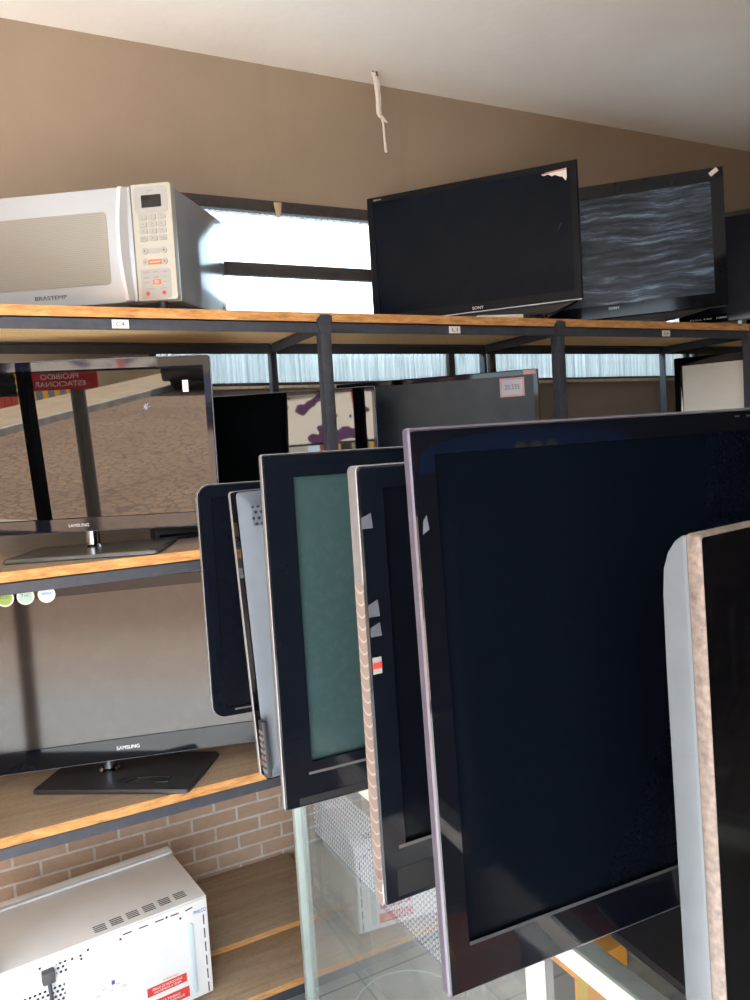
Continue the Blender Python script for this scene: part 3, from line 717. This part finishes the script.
tv('flat_screen_television', 'black television half hidden behind the streaky one, end of the top shelf', (3.34,2.33,2.246), -52, 0, 0, .86, .50, (.02,.02,.022,.04), ZB[0], SCR_J, BLACKG,
   corner=.004, front=.03, stand=dict(w=.26, d=.2, th=.012, c=(3.32,2.42), yaw=-50, neckm=BLACKG, nr=.026, ny=.0), extra=xL)

# ------------------------------------------------------------------ microwaves
def louvre(root, M, x, y, z, w=.034, n=4):
    """vent slots lying in a horizontal top"""
    for k in range(n):
        MB().box(x-w/2, x+w/2, y+k*.0095, y+k*.0095+.0042, z-.0006, z+.0006).build('vent_slot', DARKINK, root, mat=M)

def microwave_front():
    # origin of M: lower corner of the front, x negative along the front
    P = Vector((.5494, 2.1996, EYE+.4519)); W, H, D = .63, .3204, .42
    M0 = Matrix.Translation(P) @ rot(-35.78, -2.2, 1.2)
    rl = M0 @ Vector((-W/2, D/2, 0))
    root = thing('microwave_oven', 'white microwave oven with a cream keypad panel on the top shelf', 'microwave', (rl.x, rl.y, ZB[0]), rad(-35.78))
    M = (Matrix.Translation((rl.x, rl.y, ZB[0])) @ Matrix.Rotation(rad(-35.78), 4, 'Z')).inverted() @ M0
    CASE = plain('grey_white_steel', (138,144,150), .12, .2, None, .03, 10)
    pr = [(-W+.004,.0),(-.004,.0),(-.001,.006),(-.001,H-.012),(-.012,H-.002),(-W+.012,H-.002),(-W+.001,H-.012),(-W+.001,.006)]
    MB().prism(pr, .03, D, 'y').build('case', CASE, root, mat=M, bevel=.002)
    # control panel
    MB().prism([(-.118,.002),(-.006,.002),(-.001,.008),(-.001,H-.008),(-.006,H),(-.118,H)], .0, .03, 'y').build('control_panel', CREAM, root, mat=M, bevel=.003)
    # door : slab with a shallow window
    DOOR = plain('silver_white_door', (164,170,177), .22, .1, None, .02, 6)
    dr = MB().box(-W, -.120, .0, .03, .002, H-.002).build('door', DOOR, root, mat=M, bevel=.004)
    wm, nt, p, f = dots_mat('door_mesh_window', (140,138,132), (122,120,114), .006, .3, 'xz', rough=.3)
    prw = [(p_[0], p_[2]) for p_ in rrect(.39, .200, .012, 5, -.390, .155)]
    MB().prism(prw, -.0012, .001, 'y').build('door_window', wm, dr, mat=M)
    # curved handle
    hl = []
    for k in range(13):
        t = k/12; z = .004+t*(H-.012); bow = .020+.016*math.sin(t*math.pi); x = -.141-.006*math.sin(t*math.pi)
        hl.append([(x-.010, -.001, z), (x-.006, -bow, z), (x+.006, -bow-.003, z), (x+.013, -.001, z)])
    MB().loops(hl, capa=True, capb=True).build('handle', plain('bright_silver', (206,208,212), .42, .15, None, .02, 20), dr, mat=M, smooth=True)
    text_part('brand_lettering', 'BRASTEMP', .011, M @ Matrix.Translation((-.383,-.0008,.030)), DARKINK, root, width=.098)
    # panel print
    def px(u0, u1, v0, v1, name, m, y=-.0012, r=.003):
        return MB().prism([(q[0], q[2]) for q in rrect(u1-u0, v1-v0, r, 4, (u0+u1)/2, (v0+v1)/2)], y, .0005, 'y').build(name, m, root, mat=M)
    px(-.108, -.012, .242, .311, 'display_surround', PALEGREY, r=.008)
    px(-.088, -.030, .2555, .289, 'display', BLACKG, -.002)
    text_part('panel_lettering', 'inox', .005, M @ Matrix.Translation((-.06,-.0014,.301)), GREYINK, root, width=.018)
    cols = (-.088, -.060, -.032); rows = (.230, .211, .192, .172)
    leg = ['1','2','3','4','5','6','7','8','9','canc','0','liga']
    for i in range(12):
        cx, cz = cols[i % 3], rows[i//3]
        k_ = px(cx-.0115, cx+.0115, cz-.007, cz+.007, 'key', PALEGREY, -.0026)
        text_part('key_legend', leg[i], .006 if len(leg[i]) == 1 else .004, M @ Matrix.Translation((cx,-.0028,cz)), GREYINK, k_, width=None if len(leg[i]) == 1 else .014)
    for cx, cz in ((-.088,.138),(-.032,.138),(-.088,.108),(-.032,.108)):
        MB().lathe([(.002,0),(.009,0),(.009,.0025),(.007,.003),(.002,.003)], (cx,0,cz), 18, axis='y').build('round_button', PALEGREY, root, mat=M)
        MB().lathe([(.0005,.003),(.003,.003),(.003,.0034),(.0005,.0034)], (cx,0,cz), 8, axis='y').build('button_mark', GREYINK, root, mat=M)
    px(-.080, -.043, .131, .145, 'label_plate', PALEGREY)
    px(-.081, -.039, .101, .114, 'orange_band', ORANGEINK)
    text_part('band_lettering', 'MAIS RAPIDO', .004, M @ Matrix.Translation((-.060,-.0014,.1075)), WHITE, root, width=.03)
    px(-.106, -.018, .008, .088, 'menu_plate', PALEGREY, r=.006)
    for r_, z in enumerate((.080, .066, .052)):
        for c_, x in enumerate((-.088, -.060, -.032)):
            if (r_, c_) == (2, 1):
                px(-.071, -.047, .045, .059, 'orange_key', ORANGEINK, -.0022); text_part('key_legend', 'MENU\nFACIL', .008, M @ Matrix.Translation((-.059,-.0026,.052)), WHITE, root, width=.014)
            else: text_part('panel_lettering', random.choice(['pipoca','legumes','arroz','carnes','bebida']), .0036, M @ Matrix.Translation((x,-.0016,z)), GREYINK, root, width=.016)
    for x in (-.088, -.040):
        MB().lathe([(.001,0),(.006,0),(.006,.002),(.001,.002)], (x,0,.022), 12, axis='y').build('round_button', REDINK, root, mat=M)
    text_part('panel_lettering', 'tempo     peso', .0036, M @ Matrix.Translation((-.062,-.0016,.034)), GREYINK, root, width=.062)
    for x, y in ((-.06,.035),(-W+.05,.035),(-.05,D-.05),(-W+.05,D-.05)):
        q = M @ Vector((x, y, .004)); MB().lathe([(.011,0),(.013,q.z*.4),(.017,q.z)], (q.x,q.y,0), 14).build('foot', DARKGREY, root, smooth=True)
    MB().box(-.0012, .0003, D-.03, D-.022, .022, .030).build('screw', DARKINK, root, mat=M)
microwave_front()

def microwave_back(label, P, yaw, W, H, D, left_origin, details):
    """seen from behind: local rear face at y=0, from x=0 (the visible upper corner) along +/-x, body going +y"""
    x0, x1 = (0, W) if left_origin else (-W, 0)
    M0 = Matrix.Translation(P) @ rot(yaw, 0, 0); c = M0 @ Vector(((x0+x1)/2, D/2, 0))
    rest = ZI[3]+BT-.006
    root = thing('microwave_oven', label, 'microwave', (c.x, c.y, rest), rad(yaw))
    M = (Matrix.Translation((c.x, c.y, rest)) @ Matrix.Rotation(rad(yaw), 4, 'Z')).inverted() @ M0
    MB().box(x0, x1, .004, D-.03, .0, H).build('case', WENAMEL, root, mat=M, bevel=.004)
    MB().box(x0+.004, x1-.004, 0, .005, .003, H-.004).build('rear_panel', WENAMEL, root, mat=M, bevel=.002)
    MB().box(x0-.002, x1+.002, D-.03, D, -.004, H+.006).build('door', WENAMEL, root, mat=M, bevel=.005)
    for x in (x0+.04, x1-.04):
        for y in (.04, D-.07):
            q = M @ Vector((x, y, .002)); MB().lathe([(.012,0),(.013,max(q.z,.004))], (q.x,q.y,0), 12).build('foot', DARKGREY, root, smooth=True)
    s = 1 if left_origin else -1
    def slot(u, v, l, vert, a=0):
        R_ = M @ Matrix.Translation((u, 0, v)) @ Matrix.Rotation(rad(a), 4, 'Y')
        w, h_ = (.0035, l) if vert else (l, .0035)
        MB().box(-w/2, w/2, -.0008, .001, -h_/2, h_/2).build('slot', DARKINK, root, mat=R_)
    details(root, M, slot, H, D, x0, x1)
    return root
PALEBLUE = plain('embossed_pale_enamel', (188,206,216), .35, 0, None, .02, 12)
PERF = dots_mat('punched_vents', (226,228,230), (40,44,52), .0125, .30, 'xz')[0]
def detM2(root, M, slot, H, D, x0, x1):
    for x, y in ((-.302,.024),(-.255,.028),(-.208,.031),(-.160,.033),(-.113,.036),(-.066,.038)): louvre(root, M, x, y, H)
    # rounded pressing near the end
    MB().prism([(q[0], q[2]) for q in rrect(.018, .215, .009, 6, -.057, .128)], -.003, .001, 'y').build('pressed_rib', PALEBLUE, root, mat=M, bevel=.0015)
    for u, l, a in ((-.058,.022,-8),(-.101,.024,0),(-.146,.026,0),(-.192,.026,0),(-.238,.026,0)): slot(u, .280, l, False, a)
    for v in (.232, .190, .148, .106, .064, .022): slot(-.016, v, .030, True)
    for u, v in ((-.258,.270),(-.346,.276),(-.388,.268),(-.365,.258),(-.366,.268),(-.47,.276),(-.125,.281),(-.085,.262)):
        MB().box(u-.003, u+.003, -.0008, .001, v-.003, v+.003).build('screw', DARKINK, root, mat=M)
    text_part('blue_lettering', 'PHILCO', .011, M @ Matrix.Translation((-.026,-.001,.263)), BLUEINK, root, width=.038)
    r1 = MB().box(-.197, -.080, -.0008, .001, .068, .094).build('warning_label', REDINK, root, mat=M); r1['label'] = 'red warning label with white print'
    text_part('label_lettering', 'PERIGO DE MICROONDAS\nNAO REMOVA A TAMPA', .017, M @ Matrix.Translation((-.138,-.0012,.081)), WHITE, r1, width=.088)
    text_part('warning_lettering', 'ATENCAO', .006, M @ Matrix.Translation((-.128,-.001,.102)), REDINK, root, width=.044)
    r2 = MB().box(-.197, -.075, -.0008, .001, .02, .052).build('warning_label', REDINK, root, mat=M)
    text_part('label_lettering', 'ALTA TENSAO\nRISCO DE CHOQUE', .018, M @ Matrix.Translation((-.136,-.0012,.036)), WHITE, r2, width=.09)
    for k in range(5): text_part('print_mark', random.choice(['ES','TS','UA']), .005, M @ Matrix.Translation((-.33+k*.018,-.001,.135+.012*(k%2))), GREYINK, root, width=.010)
    MB().box(-.292, -.283, -.0008, .001, .150, .162).build('print_square', BLUEINK, root, mat=M)
    MB().box(-.430, -.402, -.0006, .001, .240, .272).build('vent_panel', PERF, root, mat=M)
    MB().box(-.53, -.412, -.0006, .001, .06, .212).build('vent_panel', PERF, root, mat=M)
    MB().box(-.468, -.436, -.022, .001, .235, .268).build('cord_grip', plain('grey_rubber', (88,88,92), .6), root, mat=M, bevel=.003)
    MB().tube([tuple(M @ Vector(p)) for p in ((-.452,-.014,.24),(-.450,-.020,.20),(-.446,-.024,.12),(-.44,-.022,.03))], .005, 8).build('power_cord', plain('cord_grey', (70,74,84), .5), root)
    # rear edge flange of the top
    MB().box(x0, -.0, D-.05, D-.035, H-.001, H+.006).build('top_seam', WENAMEL, root, mat=M)
microwave_back('white microwave oven turned round, cord and red warning labels on its back', (.508, 2.253, EYE-1.6), 5.9, .60, .30, .366, False, detM2)
# ------------------------------------------------------------------ glass counter
GX0, GX1, GY0, GY1 = .708, 1.38, -.62, 2.085
GLASS = glass_mat('counter_glass', (.94,.98,.98), .22, (.68,.75,.76))
GLASSCLEAN = glass_mat('counter_clean_glass', (.95,.98,.98), .05, (.66,.72,.72))
GLASSTOP = glass_mat('counter_top_glass', (.95,.98,.98), .03, (.62,.70,.72))
gc = thing('glass_counter', 'glass display counter in a white aluminium frame under the row of televisions', 'counter', ((GX0+GX1)/2, (GY0+GY1)/2, 0))
GM = Matrix.Translation((-(GX0+GX1)/2, -(GY0+GY1)/2, 0))
fw = .040; zt = CT-.006
MB().box(GX0, GX0+fw, GY0, GY1, zt-.034, zt-.0).build('frame_rail', ALU, gc, mat=GM, bevel=.003)
MB().box(GX1-fw, GX1, GY0, GY1, zt-.034, zt-.0).build('frame_rail', ALU, gc, mat=GM, bevel=.003)
MB().box(GX0+fw, GX1-fw, GY0, GY0+fw, zt-.034, zt).build('frame_rail', ALU, gc, mat=GM, bevel=.003)
MB().box(GX0+fw, GX1-fw, GY1-.028, GY1, zt-.034, zt).build('frame_rail', ALU, gc, mat=GM, bevel=.003)
for (x, y, m_) in ((GX0+.026, GY1-.024, ALUG), (GX0+.004, GY0, ALU), (GX1-.026, GY1-.026, ALU), (GX1-.026, GY0, ALU), (GX0+.024, .97, ALU)):
    MB().box(x, x+.024, y, y+.024, .09, zt-.034).build('upright', m_, gc, mat=GM, bevel=.002)
MB().box(GX0+.002, GX1-.002, GY0, GY1, 0.001, .03).box(GX0, GX0+.03, GY0, GY1, .03, .09).box(GX1-.03, GX1, GY0, GY1, .03, .09).build('plinth', ALU, gc, mat=GM)
bpy.data.objects.remove(bpy.data.objects['plinth'])
MB().box(GX0, GX0+.03, GY0, GY1, 0.0, .09).build('plinth', ALU, gc, mat=GM, bevel=.002)
MB().box(GX1-.03, GX1, GY0, GY1, 0.0, .09).build('plinth', ALU, gc, mat=GM, bevel=.002)
MB().box(GX0+.001, GX1-.001, GY0+.001, GY1-.001, CT-.006, CT-.0).build('glass_top', GLASSTOP, gc, mat=GM)
def sheet(name, pts, m_): return MB().add(pts, [(0,1,2,3)]).build(name, m_, gc, mat=GM)
xg = .752
sheet('side_glass', [(xg,GY0+.02,.09),(xg,.969,.09),(xg,.969,zt-.034),(xg,GY0+.02,zt-.034)], GLASSCLEAN)
sheet('side_glass', [(xg,.995,.09),(xg,GY1-.02,.09),(xg,GY1-.02,zt-.034),(xg,.995,zt-.034)], GLASS)
sheet('end_glass', [(GX0+.03,GY1-.012,.09),(GX1-.03,GY1-.012,.09),(GX1-.03,GY1-.012,zt-.034),(GX0+.03,GY1-.012,zt-.034)], GLASS)
EDGEG = plain('green_glass_edge', (96,120,118), .15)
zsh = .45
for zz in (zsh, .20): MB().box(.763, GX1-.032, GY0+.03, GY1-.03, zz-.006, zz).build('glass_shelf', GLASSTOP, gc, mat=GM)
MB().box(.758, .763, GY0+.03, GY1-.03, zsh-.006, zsh).build('shelf_edge', EDGEG, gc, mat=GM)

# things in and on the counter
def dot_reflection_mat():
    m, nt, p, f = dots_mat('painted_dot_reflection', (66,90,160), (238,242,252), .013, .30, 'yz', rough=.3, stagger=False)  # blue and white dots paint in a reflection on the glass
    nt.l(nt.math('ADD', nt.math('MULTIPLY', f, .5), .26), p.inputs['Alpha']); return m
pp = thing('dotted_reflection_sheet', 'translucent blue sheet of round dots added in the counter for a dotted reflection', 'panel', (.785, 1.70, zsh))  # added sheet standing in for a dotted reflection in the glass
MB().box(-.002, .002, -.44, .335, .205, .40).build('dotted_sheet', dot_reflection_mat(), pp)
MB().box(-.003, .003, -.44, .335, .197, .205).build('lower_edge', plain('navy_edge', (70,84,120), .4), pp)
for y in (-.42, .325): MB().box(-.002, .002, y-.008, y+.008, 0, .20).build('support_leg', GLASSTOP, pp)
PLATEG = glass_mat('turntable_glass', (.94,.97,.97), .12, (.75,.82,.84))
pt = thing('microwave_turntable', 'round glass microwave turntable plate lying on the lowest counter shelf', 'plate', (.93, 1.80, .20))
MB().lathe([(.001,.003),(.125,.003),(.138,.010),(.150,.018),(.153,.018),(.142,.006),(.13,0.0),(.001,0.0)], seg=64).build('dish', PLATEG, pt, smooth=True)
rim = MB(); rp = [(.1515*math.cos(k*math.pi/32), .1515*math.sin(k*math.pi/32), .018) for k in range(65)]
rim.tube(rp, .0022, 6).build('rim', plain('thick_glass_rim', (206,222,224), .1), pt, smooth=True)
def tool_box(name, label, x, y, z, w, d, h, m1, rz, digit=None):
    o = thing(name, label, 'box', (x, y, z), rad(rz))
    MB().box(-w/2, w/2, -d/2, d/2, 0, h).build('carton', m1, o, bevel=.002)
    MB().box(-w/2-.0008, -w/2+.001, -d/2+.002, d/2-.002, h*.1, h*.9).build('side_print', DARKGREY, o)
    MB().box(-w/2+.004, -w/2+.03, -d/2-.0008, d/2*0-d/2+.001, .004, h-.004).build('corner_stripe', YELLOW, o)
    if digit: text_part('box_lettering', digit, .03, Matrix.Translation((-w*.22, -d/2-.001, h*.42)), WHITE, o)
    return o
tool_box('carton_box', 'orange carton printed with a white numeral on the counter shelf', 1.042, 1.205, zsh, .14, .10, .25, ORANGE, 0, '9')
tool_box('carton_box', 'orange and yellow tool carton at the street end of the counter', .875, -.22, zsh, .16, .16, .16, DEEPORANGE, 10)
dr = thing('power_drill_case', 'deep orange plastic tool case beside the tool carton', 'case', (1.17, -.16, zsh), rad(5))
MB().box(-.07, .07, -.08, .08, 0, .13).build('body', DEEPORANGE, dr, bevel=.02)
MB().tube([(-.04,0,.125),(-.035,0,.155),(.035,0,.155),(.04,0,.125)], .009, 10).build('handle', BLACKM, dr, smooth=True)

bk = thing('dark_reflection_case', 'black case added between the tool carton and the orange case to darken a reflection', 'case', (1.03, -.19, zsh), rad(-4))  # added dark block, keeps the big bezel's mirror image dark here
MB().box(-.06, .06, -.09, .09, 0, .15).build('body', BLACKM, bk, bevel=.012)
MB().tube([(-.03,0,.147),(-.028,0,.170),(.028,0,.170),(.03,0,.147)], .007, 10).build('handle', DARKGREY, bk, smooth=True)
# ------------------------------------------------------------------ small things
stb = thing('set_top_box', 'small flat black box lying behind the mirroring television', 'box', (.585, 2.585, ZB[1]), rad(-3))
MB().box(-.085, .085, -.05, .05, .004, .034).build('case', BLACKM, stb, bevel=.003)
MB().box(-.07, .07, -.0508, -.0495, .012, .020).build('front_window', BLACKG, stb)
for x in (-.07, .07):
    for y in (-.035, .035): MB().lathe([(.006,0),(.006,.0045)], (x,y,0), 10).build('foot', DARKGREY, stb)
rmx = thing('remote_control', 'pale grey remote control lying under the television with the torn label', 'remote', (1.67, 2.222, ZB[0]), rad(-17))
MB().box(-.085, .085, -.018, .018, 0, .014).build('body', plain('pale_remote', (206,200,186), .5), rmx, bevel=.004)
for k in range(5):
    MB().box(-.06+k*.022, -.048+k*.022, -.006, .006, .0135, .0155).build('button', DARKGREY, rmx)
cb = []
for k in range(40):
    t = k/39; cb.append((1.80+.11*t+.012*math.sin(t*19), 2.225+.03*math.sin(t*11)+.02*t, ZB[0]+.008+.016*abs(math.sin(t*14))))
tag(MB().tube(cb, .0035, 8).build('power_cable', plain('black_cable', (24,24,26), .5), smooth=True), 'tangled black power cable on the top shelf beside the remote control', 'cable')
# pale monitor piece at the end of the top shelf
mp = thing('grey_monitor', 'pale grey monitor frame at the far end of the top shelf', 'monitor', (3.62, 2.55, ZB[0]), rad(-20))
MB().loops([rrect(.36,.30,.01,5,0,.19,.03), rrect(.36,.30,.01,5,0,.19,0), rrect(.31,.24,.006,5,0,.195,0), rrect(.31,.24,.006,5,0,.195,.008)]).build('bezel', plain('pale_monitor', (176,186,184), .5), mp)
MB().box(-.157,.157,.006,.03,.074,.317).build('screen', BLACKG, mp)
MB().box(-.1,.1,-.04,.1,0,.015).build('stand_base', plain('pale_monitor', (176,186,184), .5), mp, bevel=.004)
MB().box(-.03,.03,.03,.05,.014,.2).build('stand_neck', plain('pale_monitor', (176,186,184), .5), mp)
# string on the ceiling
stg = thing('hanging_string', 'knotted white cloth string hanging from a ceiling hook near the back wall', 'string', (1.558, 2.80, ZC))
WS = plain('white_cloth', (226,220,214), .8, 0, None, .05, 60)
MB().tube([(-.012,0,.0),(-.010,0,-.012),(0,-.004,-.02),(.006,-.004,-.014),(.004,0,0.0)], .0035, 8).build('hook', DARKGREY, stg)
def ribbon(pts, w0):
    w_ = 1.35; ls = [[(x-w*w_/2,y,z),(x,y-.004,z),(x+w*w_/2,y,z),(x,y+.004,z)] for (x,y,z,w) in pts]
    return MB().loops(ls, capa=True, capb=True)
ribbon([(-.010,-.002,-.006,.020),(.002,-.002,-.035,.022),(.004,-.002,-.10,.016),(.004,-.002,-.165,.018),(.012,-.002,-.180,.014)], 0).build('loop', WS, stg)
ribbon([(.012,.003,-.05,.006),(.017,.003,-.10,.007),(.012,.003,-.165,.006)], 0).build('loop', WS, stg)
ribbon([(.016,0,-.172,.012),(.022,0,-.20,.007),(.024,0,-.25,.008),(.027,0,-.312,.010)], 0).build('tail', WS, stg)
ribbon([(.016,-.004,-.172,.009),(.026,-.004,-.186,.013),(.036,-.004,-.196,.009)], 0).build('tail', WS, stg)

# ------------------------------------------------------------------ light, camera, view
world = bpy.data.worlds.new('sky'); SC.world = world; world.use_nodes = True
bg = world.node_tree.nodes['Background']; bg.inputs[0].default_value = (.74, .87, 1.0, 1); bg.inputs[1].default_value = 1.5
sun = bpy.data.objects.new('sun', bpy.data.lights.new('sun', 'SUN')); COL.objects.link(sun)
sun.data.energy = 12; sun.data.angle = rad(1.0); sun.data.color = (.97, .985, 1)
sd = Vector((-.08, .62, -.74)); sun.rotation_euler = sd.to_track_quat('-Z', 'Y').to_euler()

cam = bpy.data.objects.new('camera', bpy.data.cameras.new('camera')); COL.objects.link(cam)
r_ = Vector((0.886162, -0.459151, -0.062426)); u_ = Vector((0.085672, 0.029949, 0.995873)); w_ = Vector((0.455387, 0.887853, -0.065876))
cm = Matrix.Identity(4)
for i in range(3): cm[i][0] = r_[i]; cm[i][1] = u_[i]; cm[i][2] = -w_[i]; cm[i][3] = (0, 0, EYE)[i]
cam.matrix_world = cm
cam.data.sensor_fit = 'VERTICAL'; cam.data.sensor_height = 36; cam.data.lens = 774.07/1000*36; cam.data.clip_start = .02
SC.camera = cam
vs = SC.view_settings; vs.view_transform = 'Standard'; vs.look = 'None'; vs.exposure = 2.38; vs.gamma = 1; vs.use_curve_mapping = False
